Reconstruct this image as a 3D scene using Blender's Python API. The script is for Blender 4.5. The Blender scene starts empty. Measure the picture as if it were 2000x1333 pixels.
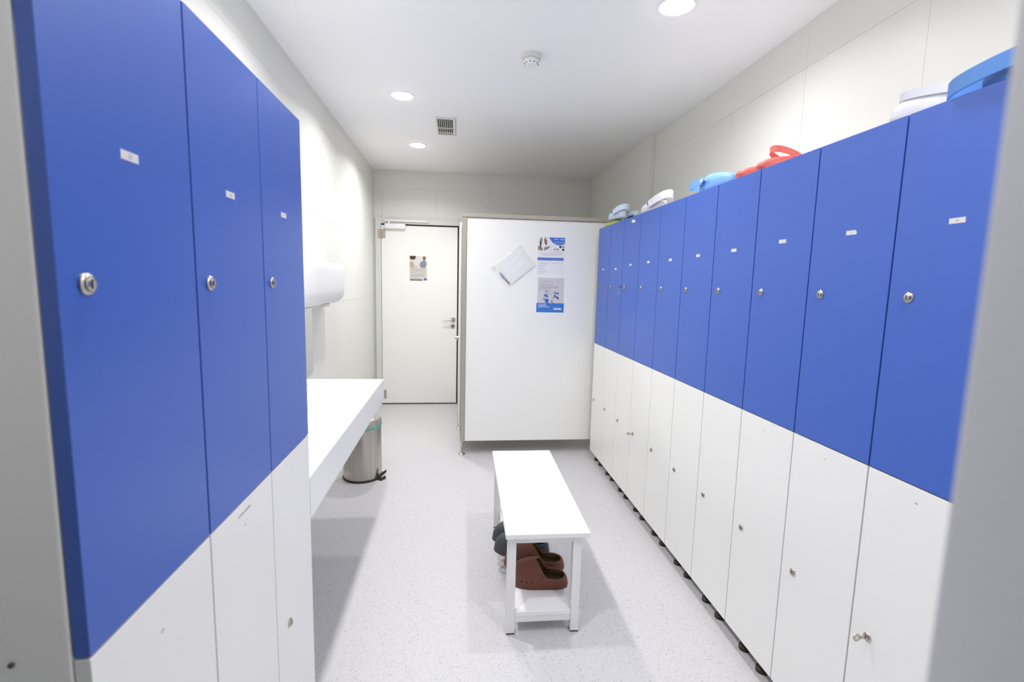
import bpy, bmesh, math, random
from mathutils import Vector, Matrix
random.seed(4)
PI = math.pi
S = bpy.context.scene
C = S.collection

# ---------------------------------------------------------------- camera, world, exposure
CAM_H = 1.455
YAW, PITCH, ROLL, FPX = 0.1149, -0.1202, 0.0233, 944.66
cy, sy, cp, sp = math.cos(YAW), math.sin(YAW), math.cos(PITCH), math.sin(PITCH)
fw = Vector((sy*cp, cy*cp, sp)); rt = Vector((cy, -sy, 0)); up = rt.cross(fw)
r2 = math.cos(ROLL)*rt + math.sin(ROLL)*up
u2 = -math.sin(ROLL)*rt + math.cos(ROLL)*up
cam = bpy.data.cameras.new('camera')
cam_o = bpy.data.objects.new('camera', cam); C.objects.link(cam_o)
M = Matrix.Identity(4)
for i in range(3):
    M[i][0], M[i][1], M[i][2] = r2[i], u2[i], -fw[i]
M.translation = (0, 0, CAM_H)
cam_o.matrix_world = M
cam.sensor_width = 36; cam.sensor_fit = 'HORIZONTAL'
cam.lens = FPX/2000*36
cam.clip_start = 0.02
cam.dof.use_dof = True; cam.dof.focus_distance = 2.6; cam.dof.aperture_fstop = 4.0
S.camera = cam_o
S.view_settings.view_transform = 'Standard'
S.view_settings.look = 'None'
S.view_settings.gamma = 1.0
S.view_settings.use_curve_mapping = False
S.view_settings.exposure = 0.28
w = bpy.data.worlds.new('world'); S.world = w; w.use_nodes = True
w.node_tree.nodes['Background'].inputs[0].default_value = (0.93, 0.97, 1.0, 1)
w.node_tree.nodes['Background'].inputs[1].default_value = 0.08
LAMP_W = 8.8
LAMP_COL = (1.0, 0.985, 0.975)

# ---------------------------------------------------------------- materials
def lin(c):
    return tuple(((x/255)/12.92 if x/255 <= .04045 else ((x/255+.055)/1.055)**2.4) for x in c)
def mat(name, rgb, rough=.5, metal=0., spec=.5, var=.03, vscale=6., bump=0., bscale=200., stretch=None, coat=0.):
    m = bpy.data.materials.new(name); m.use_nodes = True
    nt = m.node_tree; b = nt.nodes['Principled BSDF']
    c = lin(rgb)
    b.inputs['Roughness'].default_value = rough
    b.inputs['Metallic'].default_value = metal
    b.inputs['Specular IOR Level'].default_value = spec
    b.inputs['Coat Weight'].default_value = coat
    tc = nt.nodes.new('ShaderNodeTexCoord')
    n = nt.nodes.new('ShaderNodeTexNoise'); n.inputs['Scale'].default_value = vscale; n.inputs['Detail'].default_value = 3
    src = tc.outputs['Object']
    if stretch:
        mp = nt.nodes.new('ShaderNodeMapping'); mp.inputs['Scale'].default_value = stretch
        nt.links.new(src, mp.inputs['Vector']); src = mp.outputs['Vector']
    nt.links.new(src, n.inputs['Vector'])
    cr = nt.nodes.new('ShaderNodeValToRGB')
    cr.color_ramp.elements[0].position = .3; cr.color_ramp.elements[1].position = .7
    cr.color_ramp.elements[0].color = tuple(x*(1-var) for x in c)+(1,)
    cr.color_ramp.elements[1].color = tuple(min(1, x*(1+var)) for x in c)+(1,)
    nt.links.new(n.outputs['Fac'], cr.inputs['Fac'])
    nt.links.new(cr.outputs['Color'], b.inputs['Base Color'])
    if bump:
        n2 = nt.nodes.new('ShaderNodeTexNoise'); n2.inputs['Scale'].default_value = bscale
        nt.links.new(src, n2.inputs['Vector'])
        bp = nt.nodes.new('ShaderNodeBump'); bp.inputs['Strength'].default_value = bump; bp.inputs['Distance'].default_value = .001
        nt.links.new(n2.outputs['Fac'], bp.inputs['Height']); nt.links.new(bp.outputs['Normal'], b.inputs['Normal'])
    return m
def emit(name, rgb, strength):
    m = bpy.data.materials.new(name); m.use_nodes = True
    nt = m.node_tree; nt.nodes.remove(nt.nodes['Principled BSDF'])
    e = nt.nodes.new('ShaderNodeEmission'); e.inputs[0].default_value = rgb+(1,); e.inputs[1].default_value = strength
    nt.links.new(e.outputs[0], nt.nodes['Material Output'].inputs[0])
    return m

TILE = mat('white_glazed_tile', (227, 227, 222), .42, var=.006, vscale=1.5, spec=.4)
GROUT = mat('pale_grout', (216, 216, 210), .8, var=.02, vscale=40)
CEIL = mat('ceiling_paint', (250, 250, 252), .9, var=.008, vscale=2)
WHITE = mat('white_laminate', (246, 246, 243), .38, var=.008, vscale=3, bump=.03, bscale=900)
WHITE_EDGE = mat('white_edge_band', (226, 226, 226), .5, var=.01)
BLUE = mat('blue_laminate', (66, 103, 194), .36, var=.012, vscale=3, bump=.04, bscale=900)
SOLID = mat('white_solid_surface', (246, 246, 246), .3, var=.005, vscale=3)
BENCHW = mat('bench_white_melamine', (244, 244, 244), .4, var=.006)
PAINTED = mat('white_painted_steel', (238, 238, 238), .4, var=.006)
STEEL = mat('brushed_steel', (190, 184, 176), .3, metal=1., var=.09, vscale=60, stretch=(1, 1, .02))
CHROME = mat('polished_chrome', (196, 190, 180), .26, metal=1., var=.02)
SLOT = mat('dark_key_slot', (40, 36, 30), .5)
ALU = mat('satin_aluminium', (178, 171, 160), .42, metal=.35, var=.03, vscale=30, stretch=(1, 1, .1))
BLACKP = mat('black_green_plastic', (42, 40, 24), .55, var=.05)
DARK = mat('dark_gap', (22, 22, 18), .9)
DOORW = mat('door_white_laminate', (243, 243, 240), .45, var=.008, vscale=2)
FRAMEW = mat('door_frame_grey_white', (216, 217, 214), .5, var=.008)
PLASTICW = mat('white_plastic', (243, 243, 245), .3, var=.006)
CREAM = mat('cream_plastic', (222, 222, 216), .45, var=.01)
TEAL = mat('teal_bin_liner', (112, 172, 160), .35, var=.15, vscale=40)
PAPER = mat('white_paper', (240, 240, 243), .8, var=.008, vscale=20)
LABELW = mat('label_sticker', (226, 224, 226), .7, var=.02, vscale=90)
INK = mat('grey_ink', (120, 120, 122), .8)
JAMB = mat('grey_painted_frame', (214, 214, 216), .55, var=.02, vscale=4)
RIVET = mat('grey_rivet', (92, 88, 80), .45, var=.05)

def floor_mat():
    m = bpy.data.materials.new('speckled_grey_vinyl'); m.use_nodes = True
    nt = m.node_tree; b = nt.nodes['Principled BSDF']
    b.inputs['Roughness'].default_value = .42; b.inputs['Specular IOR Level'].default_value = .35
    tc = nt.nodes.new('ShaderNodeTexCoord')
    v = nt.nodes.new('ShaderNodeTexVoronoi'); v.inputs['Scale'].default_value = 240
    nt.links.new(tc.outputs['Object'], v.inputs['Vector'])
    cr = nt.nodes.new('ShaderNodeValToRGB'); cr.color_ramp.interpolation = 'CONSTANT'
    E = cr.color_ramp.elements
    base = lin((208, 207, 209)); E[0].color = lin((197, 197, 199))+(1,); E[0].position = 0
    E[1].color = base+(1,); E[1].position = .12
    e = E.new(.55); e.color = lin((205, 204, 207))+(1,)
    e = E.new(.86); e.color = lin((213, 212, 214))+(1,)
    e = E.new(.975); e.color = lin((176, 174, 172))+(1,)
    sep = nt.nodes.new('ShaderNodeSeparateColor')
    nt.links.new(v.outputs['Color'], sep.inputs[0]); nt.links.new(sep.outputs[0], cr.inputs['Fac'])
    n = nt.nodes.new('ShaderNodeTexNoise'); n.inputs['Scale'].default_value = 230; n.inputs['Detail'].default_value = 2
    nt.links.new(tc.outputs['Object'], n.inputs['Vector'])
    mx = nt.nodes.new('ShaderNodeMix'); mx.data_type = 'RGBA'; mx.blend_type = 'MULTIPLY'; mx.inputs[0].default_value = .05
    nt.links.new(cr.outputs['Color'], mx.inputs[6]); nt.links.new(n.outputs['Color'], mx.inputs[7])
    nt.links.new(mx.outputs[2], b.inputs['Base Color'])
    return m
FLOOR = floor_mat()

def film_mat():
    m = bpy.data.materials.new('clear_plastic_film'); m.use_nodes = True
    nt = m.node_tree; b = nt.nodes['Principled BSDF']
    b.inputs['Base Color'].default_value = (.93, .93, .95, 1); b.inputs['Roughness'].default_value = .12
    b.inputs['Specular IOR Level'].default_value = .8
    b.inputs['Alpha'].default_value = .14
    return m
FILM = film_mat()
def clear_mat():
    m = mat('smoky_grey_mirror', (205, 207, 208), .06, metal=1., var=.005)
    return m
MIRROR = clear_mat()
_ink = {}
def ink(rgb):
    if rgb not in _ink:
        _ink[rgb] = mat('print_ink', rgb, .75, var=.03, vscale=60)
    return _ink[rgb]

# ---------------------------------------------------------------- mesh helpers
def BM(): return bmesh.new()
def box(bm, x0, x1, y0, y1, z0, z1, mi=0, bev=0., seg=2):
    vs = [bm.verts.new((x, y, z)) for x in (x0, x1) for y in (y0, y1) for z in (z0, z1)]
    F = [(0, 1, 3, 2), (4, 6, 7, 5), (0, 4, 5, 1), (2, 3, 7, 6), (0, 2, 6, 4), (1, 5, 7, 3)]
    fs = [bm.faces.new([vs[i] for i in f]) for f in F]
    for f in fs: f.material_index = mi
    if bev:
        es = list({e for f in fs for e in f.edges})
        r = bmesh.ops.bevel(bm, geom=es, offset=bev, segments=seg, affect='EDGES', profile=.5)
        for f in r['faces']: f.material_index = mi
def axes(ax):
    return {'X': (Vector((0, 1, 0)), Vector((0, 0, 1)), Vector((1, 0, 0))),
            'Y': (Vector((0, 0, 1)), Vector((1, 0, 0)), Vector((0, 1, 0))),
            'Z': (Vector((1, 0, 0)), Vector((0, 1, 0)), Vector((0, 0, 1)))}[ax]
def lathe(bm, prof, c=(0, 0, 0), ax='Z', n=24, mi=0, mis=None):
    """prof: list of (r, h) along axis"""
    a, b, d = axes(ax); c = Vector(c); rings = []
    for (r, h) in prof:
        if r < 1e-6: rings.append([bm.verts.new(c+d*h)])
        else: rings.append([bm.verts.new(c+d*h+a*r*math.cos(2*PI*i/n)+b*r*math.sin(2*PI*i/n)) for i in range(n)])
    for k in range(len(rings)-1):
        p, q = rings[k], rings[k+1]; m_ = mis[k] if mis else mi
        for i in range(n):
            j = (i+1) % n
            if len(p) == 1 and len(q) == 1: continue
            if len(p) == 1: f = bm.faces.new((p[0], q[j], q[i]))
            elif len(q) == 1: f = bm.faces.new((p[i], p[j], q[0]))
            else: f = bm.faces.new((p[i], p[j], q[j], q[i]))
            f.material_index = m_
def cyl(bm, c, r, h, ax='Z', n=16, mi=0):
    lathe(bm, [(0, 0), (r, 0), (r, h), (0, h)], c, ax, n, mi)
def tube(bm, pts, r, n=8, mi=0, radii=None):
    pts = [Vector(p) for p in pts]; rings = []
    for i, p in enumerate(pts):
        t = (pts[min(i+1, len(pts)-1)]-pts[max(i-1, 0)]).normalized()
        a = t.orthogonal().normalized() if i == 0 else (rings_a - t*rings_a.dot(t)).normalized()
        rings_a = a; b = t.cross(a); rr = radii[i] if radii else r
        rings.append([bm.verts.new(p+rr*(a*math.cos(2*PI*k/n)+b*math.sin(2*PI*k/n))) for k in range(n)])
    for p, q in zip(rings, rings[1:]):
        for k in range(n):
            f = bm.faces.new((p[k], p[(k+1) % n], q[(k+1) % n], q[k])); f.material_index = mi
    for r_ in (rings[0][::-1], rings[-1]):
        f = bm.faces.new(r_); f.material_index = mi
def done(name, bm, mats, parent=None, smooth=None, recalc=True):
    if recalc: bmesh.ops.recalc_face_normals(bm, faces=bm.faces[:])
    me = bpy.data.meshes.new(name); bm.to_mesh(me); bm.free()
    for m in (mats if isinstance(mats, (list, tuple)) else [mats]): me.materials.append(m)
    if smooth is not None:
        for p in me.polygons: p.use_smooth = True
        me.set_sharp_from_angle(angle=math.radians(smooth))
    o = bpy.data.objects.new(name, me); C.objects.link(o)
    if parent: o.parent = parent
    return o
def empty(name, loc=(0, 0, 0), rz=0, parent=None):
    o = bpy.data.objects.new(name, None); o.empty_display_size = .05
    o.location = loc; o.rotation_euler = (0, 0, rz); C.objects.link(o)
    if parent: o.parent = parent
    return o
def tag(o, label=None, cat=None, group=None, kind=None):
    if label: o['label'] = label
    if cat: o['category'] = cat
    if group: o['group'] = group
    if kind: o['kind'] = kind
    return o
_txt = {}
def text_geo(s, size, align='CENTER'):
    """flat 2D outline (verts, faces) of a line of lettering in Blender's built-in font"""
    k = (s, size, align)
    if k not in _txt:
        cu = bpy.data.curves.new('lettering', 'FONT'); cu.body = s; cu.size = size; cu.align_x = align
        cu.resolution_u = 2
        ob = bpy.data.objects.new('lettering', cu); C.objects.link(ob)
        dg = bpy.context.evaluated_depsgraph_get()
        me = bpy.data.meshes.new_from_object(ob.evaluated_get(dg))
        _txt[k] = ([v.co.copy() for v in me.vertices], [tuple(p.vertices) for p in me.polygons])
        bpy.data.objects.remove(ob); bpy.data.curves.remove(cu); bpy.data.meshes.remove(me)
    return _txt[k]
def put_text(bm, s, size, fn, mi, align='CENTER'):
    vs, fs = text_geo(s, size, align)
    nv = [bm.verts.new(fn(v.x, v.y)) for v in vs]
    for f in fs:
        try: bm.faces.new([nv[i] for i in f]).material_index = mi
        except ValueError: pass

# ---------------------------------------------------------------- the room
XL, XR, YB, H = -0.94, 1.59, 5.70, 2.67
PX, PY = 1.547, 3.93            # pier that thickens the right wall beyond the lockers
bm = BM(); box(bm, XL-.2, XR+.2, -1.2, YB+.2, -.1, 0)
tag(done('floor', bm, FLOOR), 'light grey speckled vinyl floor', kind='structure')
bm = BM(); box(bm, XL-.1, XR+.1, .05, YB+.1, H, H+.1)
tag(done('ceiling', bm, CEIL), 'smooth white ceiling', kind='structure')
ZROWS = [0, .07, .67, 1.27, 1.87, 2.47, H]
_tiles = {}
def tile(parent, plane, a0, a1, z0, z1, face, sign):
    """one tile; plane 'X' (wall across X, a = Y) or 'Y' (a = X); face = finished surface, sign = towards the room"""
    g = .0005; dims = (plane, sign, round(a1-a0, 4), round(z1-z0, 4))
    if dims not in _tiles:
        b = BM(); ha, hz, t = (a1-a0)/2-g, (z1-z0)/2-g, .008
        lo, hi = (-t, 0) if sign > 0 else (0, t)
        if plane == 'X': box(b, lo, hi, -ha, ha, -hz, hz)
        else: box(b, -ha, ha, lo, hi, -hz, hz)
        bmesh.ops.recalc_face_normals(b, faces=b.faces[:])
        me = bpy.data.meshes.new('tile'); b.to_mesh(me); b.free(); me.materials.append(TILE); _tiles[dims] = me
    o = bpy.data.objects.new('tile', _tiles[dims]); C.objects.link(o); o.parent = parent
    am, zm = (a0+a1)/2, (z0+z1)/2
    o.location = (face, am, zm) if plane == 'X' else (am, face, zm)
def tile_area(parent, plane, A, Z, face, sign):
    for a0, a1 in zip(A, A[1:]):
        for z0, z1 in zip(Z, Z[1:]): tile(parent, plane, a0, a1, z0, z1, face, sign)
def cuts(lo, hi, origin, step=.6):
    k = math.ceil((lo-origin)/step+1e-6); r = [lo]
    while origin+k*step < hi-1e-4: r.append(origin+k*step); k += 1
    return r+[hi]
bm = BM(); box(bm, XL-.12, XL-.0075, .05, YB+.1, 0, H)
wl = tag(done('wall_left', bm, GROUT), 'white tiled wall behind the washbasin counter', kind='structure')
tile_area(wl, 'X', cuts(.17, YB, .4), ZROWS, XL, 1)
bm = BM(); box(bm, XR+.0075, XR+.12, .05, YB+.1, 0, H)
wr = tag(done('wall_right', bm, GROUT), 'white tiled wall behind the long row of lockers', kind='structure')
tile_area(wr, 'X', cuts(.17, PY, .4), ZROWS, XR, -1)
bm = BM(); box(bm, PX+.0075, XR+.0074, PY+.002, YB-.001, 0, H-.001)
tr = tag(done('trim_1', bm, TILE), 'shallow tiled pier thickening the right wall', kind='structure')
tile_area(tr, 'X', cuts(PY, YB, .4), ZROWS, PX, -1)
DX0, DX1, DZ = -.92, .05, 2.15
bm = BM()
box(bm, XL-.1, DX0, YB+.0075, YB+.12, 0, H); box(bm, DX1, XR+.1, YB+.0075, YB+.12, 0, H)
box(bm, DX0, DX1, YB+.0075, YB+.12, DZ, H)
wb = tag(done('wall_back', bm, GROUT), 'white tiled end wall with the door', kind='structure')
tile_area(wb, 'Y', cuts(DX1, PX, -.244), ZROWS, YB, -1)
tile_area(wb, 'Y', cuts(XL, DX1, -.244), [DZ, 2.47, H], YB, -1)
tile_area(wb, 'Y', [XL, DX0], ZROWS[:-2]+[DZ], YB, -1)
# entrance the picture is taken from
bm = BM()
box(bm, XL-.1, -.66, .05, .17, 0, H); box(bm, .2388, XR+.1, .05, .17, 0, H); box(bm, -.66, .2388, .05, .17, 2.13, H)
tag(done('wall_front', bm, CEIL), 'white wall around the entrance opening', kind='structure')
bm = BM()
box(bm, .2056, .2383, .04, .172, 0, 2.10, bev=.003); box(bm, -.6595, -.63, .04, .172, 0, 2.10, bev=.003)
box(bm, -.6595, .2383, .04, .172, 2.1005, 2.1295)
tag(done('door_2', bm, JAMB, smooth=40), 'grey entrance door frame close at the right edge', kind='structure')

# door in the end wall
d1 = tag(empty('door_1', (0, 0, 0)), 'white door with closer at the far end', kind='structure')
bm = BM()
box(bm, DX0, -.857, 5.672, 5.75, 0, DZ, bev=.002, seg=1); box(bm, .016, DX1, 5.672, 5.75, 0, DZ, bev=.002, seg=1)
box(bm, -.8569, .0159, 5.672, 5.75, 2.083, DZ, bev=.002, seg=1)
done('door_frame', bm, FRAMEW, d1)
bm = BM(); box(bm, -.8568, .0158, 5.735, 5.74, 0.001, 2.0829); done('gap_shade_sheet', bm, DARK, d1)  # black sheet put in as the shade of the gap round the leaf
bm = BM(); box(bm, -.853, .001, 5.68, 5.722, .016, 2.066, bev=.0015, seg=1); done('door_leaf', bm, DOORW, d1)
for z0, z1 in ((1.922, 2.016), (.075, .174)):
    bm = BM(); box(bm, -.848, -.808, 5.672, 5.6795, z0, z1, bev=.001, seg=1)
    box(bm, -.886, -.862, 5.664, 5.6715, z0, z1, bev=.001, seg=1); cyl(bm, (-.855, 5.668, z0), .008, z1-z0, 'Z', 10)
    done('hinge', bm, ALU, d1, smooth=40)
bm = BM(); box(bm, -.811, -.585, 5.632, 5.6795, 2.026, 2.079, bev=.004)
cyl(bm, (-.765, 5.65, 2.079), .011, .030, 'Z', 12); cyl(bm, (-.765, 5.655, 2.018), .009, .008, 'Z', 12)
clo = done('door_closer', bm, PLASTICW, d1, smooth=40)
bm = BM(); box(bm, -.822, -.334, 5.648, 5.671, 2.104, 2.126, bev=.003); done('slide_rail', bm, PAINTED, clo, smooth=40)
bm = BM(); cyl(bm, (-.042, 5.672, 1.009), .026, .008, 'Y', 20); cyl(bm, (-.042, 5.63, 1.009), .010, .042, 'Y', 12)
tube(bm, [(-.042, 5.632, 1.009), (-.06, 5.628, 1.009), (-.11, 5.628, 1.004), (-.165, 5.630, 1.003)], .0085, 10)
done('lever_handle', bm, STEEL, d1, smooth=50)
bm = BM(); cyl(bm, (-.046, 5.672, .933), .025, .008, 'Y', 20); cyl(bm, (-.046, 5.668, .933), .008, .006, 'Y', 12, 1)
done('key_escutcheon', bm, [STEEL, SLOT], d1, smooth=50)

# ---------------------------------------------------------------- recessed lights, detector, vent
DIFF = emit('lit_diffuser', (1.0, .99, .98), 22)
def downlight(x, y, label, k=1.):
    t = tag(empty('downlight', (x, y, H)), label, 'ceiling light', 'round recessed lights in the ceiling')
    bm = BM(); lathe(bm, [(.064, -.001), (.066, -.005), (.078, -.004), (.080, 0), (.064, -.0005)], n=40)
    done('rim', bm, PLASTICW, t, smooth=40)
    bm = BM(); lathe(bm, [(.064, -.001), (.0635, -.006), (.058, -.010), (.04, -.0125), (0, -.0135)], n=40)
    done('diffuser', bm, DIFF, t, smooth=60)
    ld = bpy.data.lights.new('lamp_glow', 'AREA'); ld.shape = 'DISK'; ld.size = .125; ld.energy = LAMP_W*k
    ld.spread = math.radians(152); ld.color = LAMP_COL
    lo = bpy.data.objects.new('lamp_glow', ld); C.objects.link(lo); lo.parent = t; lo.location = (0, 0, -.016)
    return t
downlight(-.365, 4.62, 'lit round ceiling light farthest from the camera, beyond the air vent', 1.35)
downlight(-.372, 3.44, 'lit round ceiling light between the vent and the left blue lockers')
downlight(.94, 2.18, 'lit round ceiling light at the top edge above the right lockers', .74)
downlight(-.375, 2.20, 'lit round ceiling light over the bench side of the washbasin counter')
downlight(.94, .58, 'added unseen ceiling light near the entrance, brightening the left lockers', .8)  # added lamp out of view, lifts the light on the near left lockers
downlight(-.375, 1.08, 'lit round ceiling light nearest the left blue lockers')
t = tag(empty('smoke_detector', (.385, 2.737, H)), 'white round smoke detector on the ceiling', 'smoke detector')
bm = BM(); lathe(bm, [(0, 0), (.054, 0), (.054, -.016), (.050, -.022), (0, -.022)], n=32); done('mounting_base', bm, CREAM, t, smooth=40)
bm = BM(); lathe(bm, [(.040, -.0225), (.043, -.034), (.036, -.042), (.030, -.054), (0, -.057)], n=32)
hd = done('sensor_head', bm, PLASTICW, t, smooth=40)
bm = BM()
for k in range(10):
    a = 2*PI*k/10; cyl(bm, (.036*math.cos(a), .036*math.sin(a), -.046), .0035, .003, 'Z', 6)
done('inlet_slots', bm, SLOT, hd)
t = tag(empty('air_vent', (-.1, 4.03, H)), 'rectangular white slotted air vent in the ceiling', 'air vent')
VW, VL = .075, .215
bm = BM()
box(bm, -VW, -VW+.013, -VL, VL, -.01, 0, bev=.002); box(bm, VW-.018, VW, -VL, VL, -.01, 0, bev=.002)
box(bm, -VW+.0131, VW-.0181, -VL, -VL+.025, -.01, 0); box(bm, -VW+.0131, VW-.0181, VL-.02, VL, -.01, 0)
for yy in (.03, .15): box(bm, -VW+.0131, VW-.0181, yy-.006, yy+.006, -.0095, -.004)
done('vent_frame', bm, CREAM, t)
bm = BM(); box(bm, -VW+.012, VW-.017, -VL+.02, VL-.015, -.0025, -.0005); done('duct', bm, DARK, t)
n = 9
for k in range(n):
    x = -VW+.013+(2*VW-.031)*(k+.0)/(n-1)
    bm = BM(); box(bm, x-.0026, x+.0026, -VL+.025, VL-.02, -.009, -.0028); done('slat', bm, CREAM, t)

# ---------------------------------------------------------------- lockers
ZB, ZM, ZT = .066, .977, 1.8995
def lock_bm(sign):
    """cam lock on a door face; local origin on the face, +sign*X out of the door"""
    b = BM()
    lathe(b, [(0, 0), (.0125, 0), (.0135, sign*.002), (.0122, sign*.004), (.0098, sign*.0048), (.0092, sign*.0035), (.0085, sign*.0035),
              (.0085, sign*.0062), (.0075, sign*.0070), (0, sign*.0070)], ax='X', n=22)
    x = sorted((sign*.0069, sign*.0073)); box(b, x[0], x[1], -.0016, .0016, -.0056, .0056, 1)
    return b
def door(name, parent, x0, x1, y0, y1, z0, z1, m):
    b = BM(); box(b, x0, x1, y0, y1, z0, z1, bev=.0008, seg=1); return done(name, b, m, parent)
def label_obj(parent, face, sign, y, z, num, wy=.037, hz=.0125, cutc=False):
    b = BM(); x0 = face; x1 = face+sign*.0004
    hw, hh = wy/2, hz/2
    P = [(-hw, -hh), (hw, -hh), (hw, hh), (-hw, hh)]
    if cutc: P = [(-hw, -hh), (hw, -hh), (hw, hh*.3), (hw-.006, hh), (-hw, hh)]
    # viewer's right is -Y for the right row (sign<0) and +Y for the left row
    s = 1 if sign > 0 else -1
    a = [b.verts.new((x0, y+s*p, z+q)) for p, q in P]; c = [b.verts.new((x1, y+s*p, z+q)) for p, q in P]
    b.faces.new(a[::-1]); b.faces.new(c)
    for i in range(len(P)):
        j = (i+1) % len(P); b.faces.new((a[i], a[j], c[j], c[i]))
    bmesh.ops.recalc_face_normals(b, faces=b.faces[:])
    put_text(b, num, .0085, lambda u, v: (x1+sign*.0002, y+s*u, z-.003+v), 1)
    return done('number_label', b, [LABELW, INK], parent, recalc=False)
def faint_number(parent, face, sign, y, z, txt, size=.010, m=None):
    b = BM(); s = 1 if sign > 0 else -1
    put_text(b, txt, size, lambda u, v: (face+sign*.0004, y+s*u, z+v), 0)
    return done('stencilled_lettering', b, m or INK, parent, recalc=False)
def locker(side, y0, num, label, group, lab_z, cut=False):
    """y0 = near edge; one column: upper blue door, lower white door"""
    t = tag(empty('locker', (0, 0, 0)), label, 'locker', group)
    s = -1 if side == 'R' else 1                     # direction the doors face
    face = 1.13 if side == 'R' else -.45
    t.location = (face, y0+.15, 0)
    L = lambda v: v-face                             # to local X
    yl = lambda v: v-(y0+.15)
    a, b_ = sorted((L(face-s*.0012*0 - s*.0205), L(face-s*(.445 if side == 'R' else .484))))
    bm = BM(); box(bm, a, b_, -.1495, .1495, ZB, ZT-.0015, bev=.0045 if side == 'L' else .001, seg=3 if side == 'L' else 1)
    done('carcass', bm, WHITE, t, smooth=40)
    x0, x1 = sorted((0, -s*.019)); g = .0024
    ud = door('upper_door', t, x0, x1, -.15+g, .15-g, ZM+.0018, ZT, BLUE)
    ld = door('lower_door', t, x0, x1, -.15+g, .15-g, ZB, ZM-.0018, WHITE)
    ly = (.15-.059) if side == 'R' else (-.15+.046)
    bm = lock_bm(s); bmesh.ops.translate(bm, verts=bm.verts[:], vec=(0, ly, 1.441)); done('cam_lock', bm, [CHROME, SLOT], ud, smooth=45)
    bm = lock_bm(s); bmesh.ops.scale(bm, vec=(.92, .92, .92), verts=bm.verts[:]); bmesh.ops.translate(bm, verts=bm.verts[:], vec=(0, ly+(0 if side == 'R' else .041), .510)); done('cam_lock', bm, [CHROME, SLOT], ld, smooth=45)
    label_obj(ud, 0, s, -.006 if side == 'R' else -.006, lab_z, num, cutc=cut)
    faint_number(ld, 0, s, .004 if side == 'R' else -.006, .934 if side == 'R' else {'11': .922, '12': .919, '13': .902}[num], num, .0085)
    for yy in (.068, -.045):
        for xx in (.045, .40):
            bm = BM(); lathe(bm, [(0, 0), (.024, 0), (.024, .012), (.014, .018), (.014, ZB-.001), (0, ZB-.001)], (-s*xx, yy, 0), n=16)
            done('foot', bm, BLACKP, t, smooth=40)
    return t, ud, ld
RY = [3.862-.3*(k+1) for k in range(10)]
LZ = [1.573, 1.569, 1.589, 1.595, 1.595, 1.602, 1.608, 1.620, 1.621, 1.619]
notes = ['at the far right end against the cubicle panel', 'second from the cubicle panel',
         'with a second sticker near its top edge', 'fourth from the cubicle panel, key in its lower lock',
         'right row, fifth from the cubicle panel', 'right row, below the mid blue clog',
         'right row, below the low red clog', 'right row, third nearest the camera',
         'right row, second nearest the camera', 'right row, nearest the camera, key in its lower lock']
RD = []
for k in range(10):
    RD.append(locker('R', RY[k], str(k+1), 'blue and white locker numbered %d, %s' % (k+1, notes[k]), 'two-door lockers along the right wall', LZ[k], cut=(k == 8)))
# extra name sticker on the third locker
bm = BM(); box(bm, -.0005, 0, -.03, .03, -.009, .009)
st = done('name_sticker', bm, LABELW, RD[2][1]); st.location = (0, -.02+.0, 1.868); st.rotation_euler = (.12, 0, 0)
LYs = [1.203, .903, .603]
LD = []
for k, nt_ in enumerate(('farthest of the left row beside the counter', 'middle of the left row, lettered lower door', 'nearest of the left row, white side showing')):
    LD.append(locker('L', LYs[k], str(11+k), 'blue and white locker numbered %d, %s' % (11+k, nt_), 'two-door lockers on the left', 1.615))
faint_number(LD[1][2], 0, 1, -.007, .950, 'OFICINA GENERAL', .0074, ink((118, 118, 120)))
bm = BM(); cyl(bm, (-.536+.45, -.1525, .977), .0034, .0022, 'Y', 12); done('screw', bm, RIVET, LD[2][0])

def key(loc, side, label, ring=False):
    t = tag(empty('key', loc), label, 'key', 'keys left in locker locks')
    s = -1 if side == 'R' else 1
    bm = BM(); box(bm, min(0, s*.012), max(0, s*.012), -.0012, .0012, -.004, .004); done('blade', bm, CHROME, t)
    bm = BM(); lathe(bm, [(.004, -.0012), (.011, -.0012), (.011, .0012), (.004, .0012), (.004, -.0012)], (s*.021, 0, 0), 'Y', 18)
    done('bow', bm, CHROME, t, smooth=40)
    if ring:
        bm = BM(); tube(bm, [(s*.024+.011*math.sin(a)*0, .009*math.sin(a), -.016+.013*math.cos(a)) for a in [2*PI*i/14 for i in range(15)]], .0013, 6)
        done('split_ring', bm, CHROME, t, smooth=60)
        bm = BM(); lathe(bm, [(0, -.001), (.010, -.001), (.010, .001), (0, .001)], (s*.024, 0, -.041), 'X', 16); done('tag', bm, CHROME, t, smooth=40)
    return t
f_ = 1.13-.0115
key((f_, RY[2]+.241, 1.441), 'R', 'key with ring and tag hanging from the upper lock of locker 3', True)
key((f_, RY[3]+.241, .510), 'R', 'small key sticking out of the lower lock of locker 4')
key((f_, RY[9]+.241, .510), 'R', 'key in the lower lock of locker 10 at the lower right')

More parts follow.
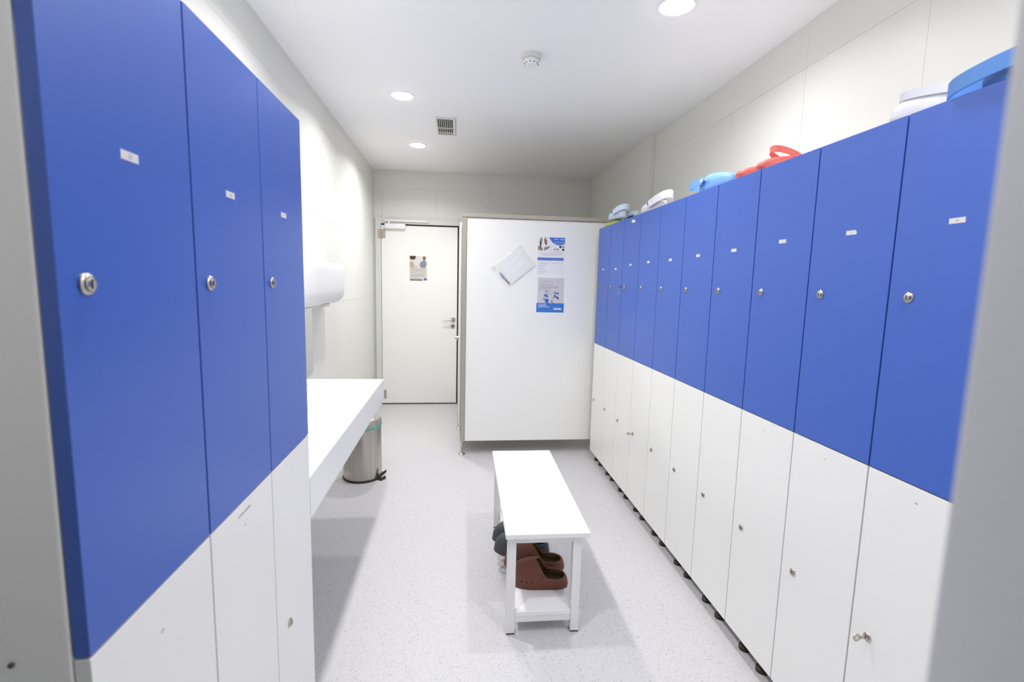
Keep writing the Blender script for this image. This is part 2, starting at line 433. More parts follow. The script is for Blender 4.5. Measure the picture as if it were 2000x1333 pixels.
# ---------------------------------------------------------------- toilet cubicle
t = tag(empty('toilet_cubicle', (.036, 3.96, 0)), 'white toilet cubicle with aluminium rail standing on slim metal legs', 'cubicle')
ox, oy = .036, 3.96
def cub(name, args, m, bev=.0015, parent=t):
    bm = BM()
    for a in args: box(bm, a[0]-ox, a[1]-ox, a[2]-oy, a[3]-oy, a[4], a[5], bev=bev, seg=1)
    return done(name, bm, m, parent)
cub('front_panel', [(.0745, 1.545, 3.962, 3.982, .12, 1.9595)], WHITE)
cub('corner_post', [(.036, .073, 3.955, 3.992, .118, 1.9645)], ALU)
cub('top_rail', [(.034, 1.545, 3.952, 3.994, 1.966, 1.998)], ALU)
cub('side_rail', [(.034, .072, 3.9945, 5.698, 1.966, 1.998)], ALU)
cub('gap_shade_strip', [(.034, .050, 3.9925, 4.004, .2, 1.9)], DARK, 0)  # dark strip painted in for the shade of the slit beside the door
cd = cub('cubicle_door', [(.022, .036, 4.010, 4.655, .17, 1.93)], WHITE)
bm = BM(); cyl(bm, (-.016-.02, 4.055-oy, .985), .016, .022, 'X', 16); cyl(bm, (-.016-.034, 4.055-oy, .985), .011, .014, 'X', 14)
done('turn_knob', bm, CHROME, cd, smooth=40)
cub('side_post', [(.034, .060, 4.66, 4.72, .16, 1.9645)], ALU)
cub('side_panel', [(.040, .058, 4.725, 5.695, .16, 1.9645)], WHITE)
for lx, ly in ((.052, 3.972), (.026, 4.692)):
    bm = BM(); cyl(bm, (lx-ox, ly-oy, .012), .0105, .147 if ly > 4 else .105, 'Z', 16); lg = done('leg', bm, STEEL, t, smooth=40)
    bm = BM(); lathe(bm, [(0, 0), (.027, 0), (.028, .006), (.022, .012), (.012, .016), (0, .016)], (lx-ox, ly-oy, 0), n=24); done('floor_flange', bm, STEEL, lg, smooth=40)

# ---------------------------------------------------------------- posters and pouch on the panel
class Poster:
    """flat printed sheet on a wall facing -Y: pixel-like layout box (px0,px1,py0,py1) mapped on the sheet"""
    def __init__(s, x0, x1, z0, z1, y, L):
        s.x0, s.x1, s.z0, s.z1, s.y, s.L = x0, x1, z0, z1, y, L; s.bm = BM(); s.m = []; s.lv = 0
        s.cx, s.cz = (x0+x1)/2, (z0+z1)/2
    def mi(s, m):
        if m not in s.m: s.m.append(m)
        return s.m.index(m)
    def P(s, px, py, lv):
        u = (px-s.L[0])/(s.L[1]-s.L[0]); v = 1-(py-s.L[2])/(s.L[3]-s.L[2])
        return (s.x0+u*(s.x1-s.x0)-s.cx, -.0006-.00016*lv, s.z0+v*(s.z1-s.z0)-s.cz)
    def sheet(s, m):
        box(s.bm, s.x0-s.cx, s.x1-s.cx, -.0005, 0, s.z0-s.cz, s.z1-s.cz, s.mi(m)); bmesh.ops.recalc_face_normals(s.bm, faces=s.bm.faces[:])
    def poly(s, pts, rgb, lv=2):
        f = s.bm.faces.new([s.bm.verts.new(s.P(a, b, lv)) for a, b in pts]); f.material_index = s.mi(ink(rgb))
        f.normal_update()
        if f.normal.y > 0: f.normal_flip()
    def rect(s, a, b, c, d, rgb, lv=1): s.poly([(a, b), (c, b), (c, d), (a, d)], rgb, lv)
    def ell(s, cx, cy_, rx, ry, rgb, lv=2, n=14): s.poly([(cx+rx*math.cos(2*PI*i/n), cy_+ry*math.sin(2*PI*i/n)) for i in range(n)], rgb, lv)
    def lines(s, rows, rgb, h=9, lv=3):
        for (a, c, y) in rows:
            x = a
            while x < c-12:
                wd = random.uniform(22, 60); s.rect(x, y-h/2, min(x+wd, c), y+h/2, rgb, lv); x += wd+10
    def text(s, st, px, py, size, rgb, lv=3):
        o = s.P(px, py, lv); put_text(s.bm, st, size, lambda u, v: (o[0]+u, o[1], o[2]+v), s.mi(ink(rgb)), 'LEFT')
    def finish(s, label, group=None):
        o = done('poster', s.bm, s.m, recalc=False); o.location = (s.cx, s.y, s.cz)
        return tag(o, label, 'poster', group)
PY_ = 3.9618
p = Poster(.650, .877, 1.533, 1.829, PY_, (190, 905, 130, 1195))
p.sheet(PAPER)
p.poly([(475, 132), (900, 132), (900, 312), (840, 338), (740, 355), (650, 330), (570, 270), (520, 200)], (66, 118, 214))
p.poly([(195, 375), (325, 440), (322, 528), (200, 500)], (158, 140, 140)); p.poly([(360, 430), (530, 375), (470, 462), (362, 522)], (150, 132, 134))
p.poly([(236, 255), (296, 255), (290, 330), (276, 400), (248, 400), (243, 330)], (72, 66, 68)); p.poly([(248, 180), (305, 176), (312, 250), (240, 256)], (128, 146, 166))
p.ell(281, 157, 15, 20, (92, 92, 104)); p.rect(252, 400, 278, 450, (90, 80, 78), 3)
p.poly([(352, 180), (400, 170), (432, 240), (428, 290), (362, 296)], (164, 98, 92)); p.poly([(376, 296), (430, 290), (424, 352), (380, 330)], (92, 66, 66))
p.ell(385, 146, 15, 20, (96, 88, 84)); p.rect(392, 330, 414, 430, (190, 182, 184), 3)
for q, c_ in (((755, 370, 815, 430), (52, 52, 44)), ((830, 370, 890, 430), (196, 152, 128)), ((610, 450, 667, 502), (186, 158, 148)), ((690, 450, 740, 502), (158, 156, 160)), ((830, 452, 890, 505), (48, 44, 34))):
    p.rect(*q, c_, 2)
p.rect(620, 168, 680, 195, (190, 206, 244), 3); p.rect(690, 172, 745, 192, (150, 170, 225), 3); p.rect(770, 176, 888, 194, (226, 236, 252), 3)
p.lines([(620, 890, 258), (640, 890, 292)], (196, 214, 248), 11)
p.lines([(460, 880, 548), (620, 860, 572), (240, 820, 602), (290, 850, 626), (330, 700, 656)], (196, 196, 204), 9)
p.rect(195, 720, 880, 800, (70, 112, 200))
for x in (275, 355, 465, 560, 680, 790): p.rect(x-2, 724, x+2, 796, (150, 178, 230), 2)
p.lines([(210, 268, 760), (290, 345, 760), (372, 450, 758), (480, 550, 762), (580, 670, 764), (700, 780, 766), (805, 870, 768)], (178, 200, 240), 12)
p.lines([(215, 250, 832), (305, 340, 832), (400, 432, 832), (515, 545, 834), (615, 645, 836), (725, 760, 838), (815, 850, 838)], (176, 178, 190), 12)
p.lines([(240, 480, 880), (590, 850, 884), (240, 460, 910), (205, 390, 955), (205, 370, 990), (205, 380, 1032), (205, 430, 1075), (195, 450, 1128), (195, 380, 1178)], (192, 192, 204), 11)
p.finish('white information poster with blue curved header, upper of the two on the cubicle panel')
p = Poster(.653, .884, 1.216, 1.503, PY_, (175, 912, 112, 1195))
p.sheet(PAPER)
p.rect(200, 120, 898, 908, (214, 210, 214)); p.rect(175, 905, 912, 1194, (62, 124, 208), 2)
p.lines([(255, 500, 200), (255, 500, 243), (280, 510, 272)], (180, 176, 190), 11)
p.text('¿Evaluación de', 243, 362, .0196, (136, 140, 160)); p.text('riesgos psicosociales,', 238, 426, .0196, (138, 134, 160)); p.text('para qué, si?', 238, 488, .0196, (132, 136, 162))
p.ell(440, 560, 36, 38, (92, 86, 82)); p.ell(440, 572, 20, 28, (240, 234, 230), 3)
p.poly([(362, 672), (392, 612), (440, 646), (470, 602), (472, 690), (500, 700), (498, 722), (432, 722)], (70, 104, 186))
p.poly([(400, 740), (502, 748), (500, 768), (400, 762)], (232, 236, 246)); p.poly([(392, 762), (502, 768), (496, 905), (440, 905), (392, 850)], (68, 112, 206))
p.poly([(366, 712), (378, 720), (372, 824), (352, 824)], (96, 102, 124))
p.poly([(632, 594), (656, 532), (690, 592), (735, 574), (750, 532), (757, 640), (700, 616)], (66, 88, 160)); p.poly([(640, 628), (706, 680), (768, 726), (768, 802), (716, 758), (652, 684), (640, 764), (614, 762)], (68, 92, 166))
p.ell(584, 848, 18, 44, (112, 132, 124)); p.poly([(600, 905), (618, 868), (630, 905)], (48, 60, 66))
p.lines([(505, 620, 602), (520, 545, 632)], (176, 176, 186), 9)
p.lines([(225, 430, 950)], (206, 222, 246), 20, 3); p.lines([(225, 440, 990), (225, 550, 1026)], (206, 222, 246), 18, 3)
p.rect(630, 1052, 848, 1112, (222, 230, 244), 3); p.rect(640, 1062, 662, 1102, (96, 132, 200), 4); p.lines([(680, 838, 1082)], (168, 188, 226), 24, 4)
p.finish('grey and blue illustrated poster, lower of the two on the cubicle panel')
p = Poster(-.541, -.344, 1.452, 1.733, 5.6795, (205, 838, 188, 1122))
p.sheet(PAPER)
p.rect(208, 192, 832, 1115, (206, 204, 199)); p.rect(208, 192, 820, 645, (221, 216, 216), 2)
p.poly([(210, 192), (436, 192), (432, 250), (396, 326), (300, 340), (212, 300)], (74, 66, 44), 3)
p.poly([(212, 420), (330, 420), (380, 560), (400, 640), (212, 640)], (190, 164, 158), 3); p.poly([(212, 345), (330, 345), (345, 420), (212, 425)], (214, 204, 210), 3)
p.ell(732, 262, 52, 62, (112, 90, 80), 4); p.rect(700, 310, 760, 372, (118, 94, 84), 3)
p.poly([(600, 420), (690, 372), (800, 390), (822, 545), (785, 560), (782, 640), (640, 640), (570, 540)], (132, 140, 148), 3)
p.ell(440, 590, 22, 18, (108, 100, 100), 4); p.ell(598, 588, 24, 18, (112, 104, 96), 4)
p.lines([(280, 790, 690), (240, 700, 715), (215, 800, 760), (215, 800, 830)], (184, 181, 176), 20, 3)
p.lines([(270, 356, 918), (385, 640, 918), (655, 735, 918)], (168, 166, 164), 46, 3); p.lines([(225, 490, 1000), (225, 560, 1035)], (172, 170, 167), 16, 3)
p.rect(212, 1076, 665, 1116, (58, 60, 54), 3); p.rect(700, 980, 836, 1118, (226, 226, 236), 3); p.rect(722, 1028, 834, 1104, (84, 100, 150), 4); p.rect(715, 992, 790, 1008, (110, 108, 116), 4)
p.finish('small photo poster of two people taped on the far door')

# clear zip pouch pinned at an angle, with a sheet and a pen in it
ANG = math.radians(39.5); PCX, PCZ = .455, 1.588
def slanted(name, y): 
    o = empty(name, (PCX, y, PCZ)); o.rotation_euler = (0, -ANG, 0); return o
pou = tag(slanted('plastic_pouch', 3.9585), 'clear plastic zip pouch fixed at a slant on the cubicle panel', 'pouch')
def sheet_grid(w_, h_, nx, nz, amp, seed, y0):
    bm = BM(); rnd = random.Random(seed); G = []
    ph = [rnd.uniform(0, 6.28) for _ in range(6)]
    for i in range(nx+1):
        row = []
        for j in range(nz+1):
            u, v = i/nx, j/nz; x = (u-.5)*w_; z = (v-.5)*h_
            e = min(1, 6*min(u, 1-u, v, 1-v)+.15)
            d = (.012*e if amp > .001 else 0)+amp*e*(.2+.5*math.sin(14*u+9*v+ph[0])+.4*math.sin(23*v-6*u+ph[1])+.35*math.sin(31*u+17*v+ph[2])*(v > .55))
            row.append(bm.verts.new((x, y0-d, z)))
        G.append(row)
    for i in range(nx):
        for j in range(nz): bm.faces.new((G[i][j], G[i+1][j], G[i+1][j+1], G[i][j+1]))
    return bm
fr = done('film', sheet_grid(.31, .222, 36, 26, .003, 3, -.0012), FILM, pou, smooth=60)
bm = BM(); box(bm, -.15, .15, -.0045, -.0015, .094, .099); box(bm, -.15, .15, -.0045, -.0015, .102, .105); done('zip_strip', bm, FILM, pou)
bm = BM(); box(bm, -.16, -.12, -.0008, 0, .06, .1); done('tape', bm, FILM, pou)
sh = slanted('paper_sheet', 3.9575); tag(sh, 'folded white sheet inside the clear pouch', 'paper')
bm = sheet_grid(.245, .172, 10, 8, .0006, 8, 0)
r = bmesh.ops.extrude_face_region(bm, geom=bm.faces[:]); bmesh.ops.translate(bm, verts=[v for v in r['geom'] if isinstance(v, bmesh.types.BMVert)], vec=(0, -.0009, 0))
bmesh.ops.translate(bm, verts=bm.verts[:], vec=(.018, 0, -.018)); done('sheet', bm, PAPER, sh)
pen = slanted('pen', 3.9538); tag(pen, 'blue and dark pen inside the pouch at its lower left', 'pen')
bm = BM(); tube(bm, [(-.122, 0, .030), (-.122, 0, .024), (-.121, 0, -.022), (-.120, 0, -.03)], .006, 10, radii=[.002, .0055, .0065, .005]); done('cap', bm, ink((108, 122, 172)), pen, smooth=50)
bm = BM(); tube(bm, [(-.120, 0, -.03), (-.119, 0, -.036), (-.116, 0, -.085), (-.115, 0, -.098)], .004, 10, radii=[.002, .004, .0052, .0015]); done('barrel', bm, ink((66, 62, 84)), pen, smooth=50)

# ---------------------------------------------------------------- washbasin counter, tap, mirror, wall unit, bin
t = tag(empty('washbasin_counter', (XL+.002, 1.506, 0)), 'white wall-hung washbasin counter with deep front apron', 'counter')
ox, oy = XL+.002, 1.506
X0, X1, Y0, Y1, Z0, Z1 = XL+.002, -.45, 1.506, 3.045, .703, .837
bx0, bx1, by0, by1 = -.86, -.67, 1.85, 2.455
bm = BM()
def cb(a): box(bm, a[0]-ox, a[1]-ox, a[2]-oy, a[3]-oy, a[4], a[5])
tk = .02
cb((X0, bx0, Y0, Y1, Z1-tk, Z1)); cb((bx1, X1, Y0, Y1, Z1-tk, Z1)); cb((bx0, bx1, Y0, by0, Z1-tk, Z1)); cb((bx0, bx1, by1, Y1, Z1-tk, Z1))
cb((X1-.02, X1, Y0, Y1, Z0, Z1-tk)); cb((X0, X1-.02, Y1-.02, Y1, Z0, Z1-tk)); cb((X0, X1-.02, Y0, Y0+.02, Z0, Z1-tk))
bmesh.ops.remove_doubles(bm, verts=bm.verts[:], dist=1e-5)
done('worktop', bm, SOLID, t)
bm = BM()
def grid_basin():
    # sloping shallow basin floor with walls
    z_hi, z_lo = Z1-.012, Z1-.10
    P = lambda x, y, z: bm.verts.new((x-ox, y-oy, z))
    a = [P(bx0, by0, Z1-.002), P(bx1, by0, Z1-.002), P(bx1, by1, Z1-.002), P(bx0, by1, Z1-.002)]
    b = [P(bx0+.003, by0+.01, z_lo), P(bx1-.003, by0+.01, z_hi-.015), P(bx1-.003, by1-.01, z_hi-.015), P(bx0+.003, by1-.01, z_lo)]
    for i in range(4):
        j = (i+1) % 4; bm.faces.new((a[i], a[j], b[j], b[i]))
    bm.faces.new(b)
grid_basin()
done('basin', bm, SOLID, t)
t = tag(empty('basin_tap', (-.868, 2.835, Z1)), 'chrome tap on the counter just past the left lockers', 'tap')
bm = BM(); lathe(bm, [(0, 0), (.026, 0), (.026, .004), (.020, .008), (.016, .012), (.016, .075), (.012, .08), (0, .08)], n=20); done('tap_body', bm, CHROME, t, smooth=40)
bm = BM(); tube(bm, [(0, -.004, .062), (.008, -.03, .066), (.02, -.09, .062), (.024, -.11, .05)], .009, 10); done('spout', bm, CHROME, t, smooth=60)
bm = BM(); tube(bm, [(0, 0, .08), (0, -.01, .092), (.01, -.05, .10)], .005, 8); done('lever', bm, CHROME, t, smooth=60)
bm = BM(); box(bm, 0, .006, -.86, .86, 0, .42)
o = done('wall_mirror', bm, [MIRROR]); o.location = (XL+.0005, 2.395, .845)
tag(o, 'mirror on the left wall above the counter, only its edge showing', 'mirror')
t = tag(empty('wall_unit', (XL, 2.9, 1.28)), 'long white rounded plastic unit on the wall above the counter', 'wall unit')
bm = BM()
PR = [(.0, .0), (.075, .004), (.125, .022), (.150, .055), (.158, .10), (.160, .235), (.154, .262), (.136, .277), (.0, .282)]
ya, yb = -.62, .66
ends = [(ya, 0), (yb-.05, 0), (yb-.018, .35), (yb-.004, .75), (yb, 1)]
rings = []
for yy, tt in ends:
    sc = 1-.10*tt
    rings.append([bm.verts.new((x*(1-.34*tt) if x > 0 else 0, yy, .141+(z-.141)*(1-.05*tt))) for x, z in PR])
for p_, q_ in zip(rings, rings[1:]):
    for i in range(len(PR)):
        j = (i+1) % len(PR); bm.faces.new((p_[i], p_[j], q_[j], q_[i]))
bm.faces.new(rings[0]); bm.faces.new(rings[-1][::-1])
done('cover', bm, PLASTICW, t, smooth=50)
bm = BM(); box(bm, .07, .105, .30, .42, -.008, .012, bev=.003); done('sensor_window', bm, CREAM, t)

t = tag(empty('pedal_bin', (-.683, 3.551, 0)), 'brushed steel pedal bin with teal liner beneath the counter end', 'bin')
bm = BM(); lathe(bm, [(0, 0), (.140, 0), (.142, .004), (.142, .014), (.138, .016), (0, .016)], n=40); done('base_ring', bm, BLACKP, t, smooth=40)
bm = BM(); lathe(bm, [(0, .0165), (.137, .0165), (.137, .398), (0, .398)], n=48); done('bin_body', bm, STEEL, t, smooth=40)
bm = BM(); n = 48; R = []
for k, (r_, z) in enumerate(((.1375, .380), (.1395, .383), (.1405, .389), (.1390, .395), (.1405, .401), (.139, .408), (.134, .410))):
    R.append([bm.verts.new(((r_+.0012*math.sin(7*a+k))*math.cos(a), (r_+.0012*math.sin(7*a+k))*math.sin(a), z+.005*math.sin(5*a+k*.7)+.012*math.sin(a+.8))) for a in [2*PI*i/n for i in range(n)]])
for p_, q_ in zip(R, R[1:]):
    for i in range(n): bm.faces.new((p_[i], p_[(i+1) % n], q_[(i+1) % n], q_[i]))
done('bin_liner', bm, TEAL, t, smooth=60)
bm = BM(); lathe(bm, [(0, .404), (.138, .404), (.139, .430), (.133, .450), (.10, .468), (.05, .478), (0, .481)], n=48); done('lid', bm, STEEL, t, smooth=35)
bm = BM()
def wedge(P, h):
    a = [bm.verts.new(p) for p in P]; b = [bm.verts.new((p[0], p[1], p[2]+h)) for p in P]
    bm.faces.new(a[::-1]); bm.faces.new(b)
    for i in range(len(P)):
        j = (i+1) % len(P); bm.faces.new((a[i], a[j], b[j], b[i]))
wedge([(.115, -.085, .006), (.15, -.065, .006), (.165, -.025, .006), (.175, -.06, .004), (.15, -.1, .004)], .008)
wedge([(.112, -.075, .03), (.135, -.055, .03), (.178, -.035, .052), (.180, -.060, .050), (.14, -.085, .022)], .010)
done('pedal', bm, BLACKP, t)

# ---------------------------------------------------------------- bench
BY0, BY1 = 1.815, 2.79
t = tag(empty('bench', (.385, 2.30, 0), -.016), 'white changing bench with a lower shelf in the middle of the floor', 'bench')
ox, oy = .385, 2.30
def bn(name, args, m, bev=.0015, parent=t):
    bm = BM()
    for a in args: box(bm, a[0]-ox, a[1]-ox, a[2]-oy, a[3]-oy, a[4], a[5], bev=bev, seg=2)
    return done(name, bm, m, parent)
bn('seat', [(.212, .558, BY0, BY1, .430, .450)], BENCHW)
lx0, lx1 = (.222, .257), (.493, .528)
ly0, ly1 = (1.833, 1.868), (2.715, 2.75)
for lx in (lx0, lx1):
    for ly in (ly0, ly1):
        lg = bn('leg', [(lx[0], lx[1], ly[0], ly[1], .006, .4295)], PAINTED, .002)
        bn('foot_cap', [(lx[0]+.001, lx[1]-.001, ly[0]+.001, ly[1]-.001, 0, .0058)], BLACKP, 0, lg)
for ly in (ly0, ly1): bn('end_rail', [(lx0[1]+.0003, lx1[0]-.0003, ly[0]+.002, ly[1]-.002, .402, .4295)], PAINTED)
for lx in (lx0, lx1): bn('side_rail', [(lx[0]+.002, lx[1]-.002, ly0[1]+.0003, ly1[0]-.0003, .402, .4295)], PAINTED)
bn('shelf', [(.2575, .4925, 1.836, 2.747, .078, .098)], BENCHW)
for ly in (ly0, ly1): bn('shelf_rail', [(.2575, .4925, ly[0]+.004, ly[1]-.004, .052, .0775)], PAINTED)

# ---------------------------------------------------------------- clogs
def smooth01(x): x = max(0, min(1, x)); return x*x*(3-2*x)
def clog(loc, rz, col, label, group=None, L=.27, W=.098, Hh=.088, strap='back', cat='clog', rim=.5, holes=False, name='clog',
         rivet_rgb=None, sole_rgb=None, tilt=(0, 0), strap_lift=.02, inner=None, heel_h=.05, strap_back=.012, hb=.010, reach=.40, boss=False):
    """foam clog; local +X from heel to toe"""
    t = tag(empty(name, loc), label, cat, group); t.rotation_euler = (tilt[0], tilt[1], rz)
    m = mat(name+'_foam', col, .55, var=.03, vscale=25)
    ms = mat(name+'_sole', sole_rgb or tuple(int(c*.93) for c in col), .6, var=.03, vscale=25)
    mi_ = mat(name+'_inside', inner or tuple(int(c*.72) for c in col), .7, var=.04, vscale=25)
    N = 44
    def outline(a, k=1.):
        c_, s_ = math.cos(a), math.sin(a)
        xe = math.copysign(abs(c_)**.85, c_)
        x = L/2-xe*L/2*k
        wd = .5*(W*.76+W*.24*smooth01((x/L-.25)/.45))
        return x, math.copysign(abs(s_)**.82, s_)*wd*k
    A = [2*PI*i/N for i in range(N)]
    # sole
    bm = BM(); rings = []
    for k_, z, sx in ((.93, .0, 0), (.99, .003, 0), (1.0, .012, 0), (1.0, .022, 0), (.985, .026, 0)):
        rings.append([bm.verts.new((*outline(a, k_), z+(.012*smooth01((outline(a)[0]/L-.78)/.22) if z < .015 else 0))) for a in A])
    rings = [[v for v in r_] for r_ in rings]
    for p_, q_ in zip(rings, rings[1:]):
        for i in range(N): bm.faces.new((p_[i], p_[(i+1) % N], q_[(i+1) % N], q_[i]))
    bm.faces.new(rings[0][::-1]); bm.faces.new(rings[-1])
    done('sole', bm, ms, t, smooth=50)
    # upper
    bm = BM(); NV = 9; cols = []
    for a in A:
        x, y = outline(a, .985); front = smooth01((x/L-.30)/.35)
        fx = L*(rim if True else .5)
        c_, s_ = math.cos(a), math.sin(a)
        rx = .012+(fx-.012)*(.5-.5*math.copysign(abs(c_)**.8, c_)); ry = math.copysign(abs(s_)**.9, s_)*W*.5*(.88-.08*front)*(.90+.10*abs(s_))
        zr = heel_h+(Hh*.98-heel_h)*smooth01((rx/fx-.60)/.40)
        P0 = Vector((x, y, .024)); P2 = Vector((rx, ry, zr))
        toe = smooth01((x/L-.5)/.4)
        P1 = Vector((x*(1-.0)+.004*toe, y*1.04, .024+(zr-.024)*(.72+.1*toe)))
        colv = []
        for j in range(NV):
            tt = j/(NV-1); colv.append(P0*(1-tt)**2+P1*2*tt*(1-tt)+P2*tt*tt)
        d_in = Vector((L*.3, 0, zr))-P2; d_in.z = 0; d_in = d_in.normalized()*.006
        colv.append(P2+d_in+Vector((0, 0, .001))); colv.append(P2+d_in*1.3+Vector((0, 0, -.006)))
        # inner skin going back down to the footbed
        q0 = P2+d_in*1.3+Vector((0, 0, -.006)); q2 = Vector((x*.93+L*.03, y*.86, .028)); q1 = Vector((x*.94+L*.025, y*.9, .028+(zr-.035)*.75))
        for j in range(1, 6):
            tt = j/5; colv.append(q0*(1-tt)**2+q1*2*tt*(1-tt)+q2*tt*tt)
        cols.append([bm.verts.new(v) for v in colv])
    K = len(cols[0])
    for i in range(N):
        p_, q_ = cols[i], cols[(i+1) % N]
        for j in range(K-1):
            f = bm.faces.new((p_[j], q_[j], q_[j+1], p_[j+1])); f.material_index = 0 if j < NV+1 else 1
    f = bm.faces.new([c_[-1] for c_ in cols]); f.material_index = 1
    done('upper', bm, [m, mi_], t, smooth=60)
    # rivets and strap
    rvx = L*rim*.78; rz_ = Hh*.62; rw = .5*W*.93
    if strap:
        bm = BM(); pts = []; n_ = 18; th = .0022
        for i in range(n_+1):
            f_ = -PI/2+PI*i/n_
            if strap == 'back': x = rvx-(rvx+strap_back)*max(0, math.cos(f_))**.7; z = rz_+(strap_lift-.008)*max(0, math.cos(f_))**.8
            else: x = rvx+(L*reach)*max(0, math.cos(f_))**.7; z = rz_+(Hh+strap_lift-rz_)*max(0, math.cos(f_))**.6
            y = (rw+.004)*math.sin(f_)
            if strap == 'fwd': y = (rw+.003)*math.copysign(abs(math.sin(f_))**.9, math.sin(f_))
            pts.append(Vector((x, y, z)))
        prev = None
        for i, p0 in enumerate(pts):
            tg = (pts[min(i+1, n_)]-pts[max(i-1, 0)]); nn = Vector((tg.y, -tg.x, 0))
            nn = nn.normalized() if nn.length > 1e-6 else Vector((0, 1, 0))
            ring = [bm.verts.new(p0+nn*th*sx+Vector((0, 0, hb*sz))) for sx, sz in ((1, 1), (1, -1), (-1, -1), (-1, 1))]
            if prev:
                for k_ in range(4): bm.faces.new((prev[k_], prev[(k_+1) % 4], ring[(k_+1) % 4], ring[k_]))
            else: bm.faces.new(ring[::-1])
            prev = ring
        bm.faces.new(prev); done('heel_strap', bm, m, t, smooth=50)
        rm = mat('rivet_cap', rivet_rgb, .45) if rivet_rgb else m
        for sgn in (1, -1):
            bm = BM(); lathe(bm, [(0, 0), (.0125, 0), (.0125, sgn*.004), (.009, sgn*.006), (.009, sgn*.005), (.0, sgn*.0055)], (rvx, sgn*(rw+.005), rz_), 'Y', 18, mis=[0, 0, 0, 1, 1])
            done('rivet', bm, [m, rm], t, smooth=45)
    if boss:
        for sgn in (1, -1):
            bm = BM(); lathe(bm, [(0, 0), (.0125, 0), (.0125, .004*sgn), (.0095, .0065*sgn), (.0075, .005*sgn), (0, .005*sgn)], (L*rim*.70, sgn*(rw-.001), heel_h*.92), 'Y', 18)
            done('rivet', bm, m, t, smooth=45)
    if holes:
        hm = mat('vent_hole_dark', tuple(int(c*.55) for c in col), .8)
        for sgn in (1, -1):
            for k_ in range(4):
                x = L*(.50+.085*k_); a_best = min(A, key=lambda a: abs(outline(a)[0]-x)+(10 if math.sin(a)*sgn < 0 else 0)); y = outline(a_best)[1]
                bm = BM(); lathe(bm, [(0, sgn*.0006), (.0045, sgn*.0006), (.0045, -sgn*.003), (0, -sgn*.003)], (x, y*.995, .036), 'Y', 10); done('vent_hole', bm, hm, t)
    return t
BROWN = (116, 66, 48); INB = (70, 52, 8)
SH = .0985
clog((.509, 1.992, SH), PI-.22, BROWN, 'reddish brown clog nearest the open end of the bench shelf', 'reddish brown clogs under the bench', L=.272, W=.112, Hh=.124, strap=None, rim=.56, holes=True, inner=INB, heel_h=.054, boss=True)
clog((.522, 2.125, SH), PI-.16, BROWN, 'reddish brown clog just behind the nearest one on the bench shelf', 'reddish brown clogs under the bench', L=.29, W=.108, Hh=.124, strap=None, rim=.56, holes=True, inner=INB, heel_h=.054, boss=True)
SLATE = (70, 74, 78)
clog((.475, 2.265, SH), PI-.10, SLATE, 'dark slate clog behind the brown pair on the bench shelf', 'dark clogs under the bench', L=.28, W=.104, Hh=.125, strap=None, rim=.58, heel_h=.064)
clog((.475, 2.385, SH), PI-.04, SLATE, 'dark slate clog farthest back on the bench shelf', 'dark clogs under the bench', L=.28, W=.104, Hh=.125, strap=None, rim=.58, heel_h=.064)
TZ = ZT+.0008
PALE = (208, 223, 243); WH = (222, 222, 228); MID = (116, 164, 224); RED = (232, 112, 104); NB = (84, 138, 210)
LIME = (176, 196, 84)
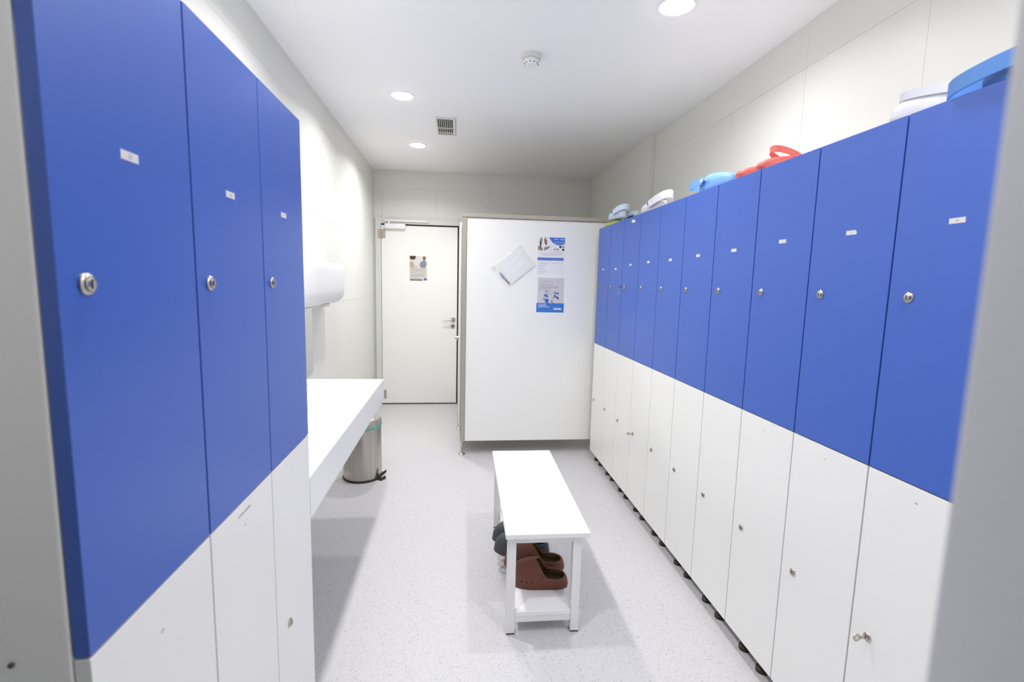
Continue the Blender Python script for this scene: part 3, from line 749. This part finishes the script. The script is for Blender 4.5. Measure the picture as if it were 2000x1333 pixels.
# lime flip-flop under the pale blue clogs
t = tag(empty('sandal', (1.20, 3.555, TZ), PI/2+.02), 'lime green flat sandal lying under the pale blue clogs', 'sandal')
bm = BM(); N = 36; rr = []
for z, k_ in ((0, .96), (.004, 1), (.026, 1), (.030, .97)):
    ring = []
    for i in range(N):
        a = 2*PI*i/N; x = .15-.15*k_*math.cos(a); ring.append(bm.verts.new((x, math.sin(a)*(.038+.012*smooth01((x/.3-.3)/.4))*k_, z)))
    rr.append(ring)
for p_, q_ in zip(rr, rr[1:]):
    for i in range(N): bm.faces.new((p_[i], p_[(i+1) % N], q_[(i+1) % N], q_[i]))
bm.faces.new(rr[0][::-1]); bm.faces.new(rr[-1])
LM = mat('lime_foam', LIME, .6)
done('sole', bm, LM, t, smooth=50)
bm = BM(); tube(bm, [(.21, -.045, .03), (.22, -.02, .036), (.23, 0, .038), (.22, .02, .036), (.21, .045, .03)], .006, 8); done('toe_strap', bm, LM, t, smooth=60)
GR = (96, 88, 76)
clog((1.20, 3.475, TZ+.0465), PI/2+.02, PALE, 'pale blue clog in front, with grey rivet, on top of the far lockers', 'pale blue clogs on the far lockers', L=.29, rivet_rgb=GR, Hh=.070, strap_lift=.036, strap_back=.02, hb=.019)
clog((1.325, 3.58, TZ), PI/2-.02, PALE, 'pale blue clog behind, nearest the wall on the far lockers', 'pale blue clogs on the far lockers', L=.29, rivet_rgb=GR, Hh=.115, strap_lift=.03, hb=.014)
clog((1.193, 2.76, TZ), PI/2+.02, WH, 'white clog with raised strap on top of lockers 3 and 4', 'white clogs on the lockers', L=.31, rivet_rgb=GR, Hh=.070, strap_lift=.042, strap_back=.06, hb=.022)
clog((1.186, 2.325, TZ), -PI/2+.05, MID, 'mid blue clog with trailing heel strap on top of locker 6', None, L=.275, rivet_rgb=(235, 235, 235), Hh=.082, heel_h=.056, strap_lift=.008, strap_back=.085, hb=.016, rim=.42)
clog((1.40, 1.965, TZ), PI+.02, RED, 'low red clog with toe over the locker edge, beside the mid blue clog', 'red clogs on the lockers', L=.25, W=.105, strap=None, Hh=.062)
clog((1.395, 1.79, TZ), PI-.12, RED, 'red clog with its strap raised, nearest the camera of the two', 'red clogs on the lockers', L=.25, W=.105, strap='fwd', Hh=.062, strap_lift=.025, hb=.012)
clog((1.300, 1.035, TZ), 1.98, WH, 'large white clog with strap folded forward on lockers 9 and 10', 'white clogs on the lockers', L=.270, W=.108, strap='fwd', rivet_rgb=GR, Hh=.088, strap_lift=-.014, hb=.011, reach=.53)
clog((1.165, 1.015, TZ), -PI/2, NB, 'bright blue clog nearest the camera on locker 10', None, L=.29, Hh=.056, heel_h=.040, strap_lift=-.002, strap_back=.075, hb=.018)
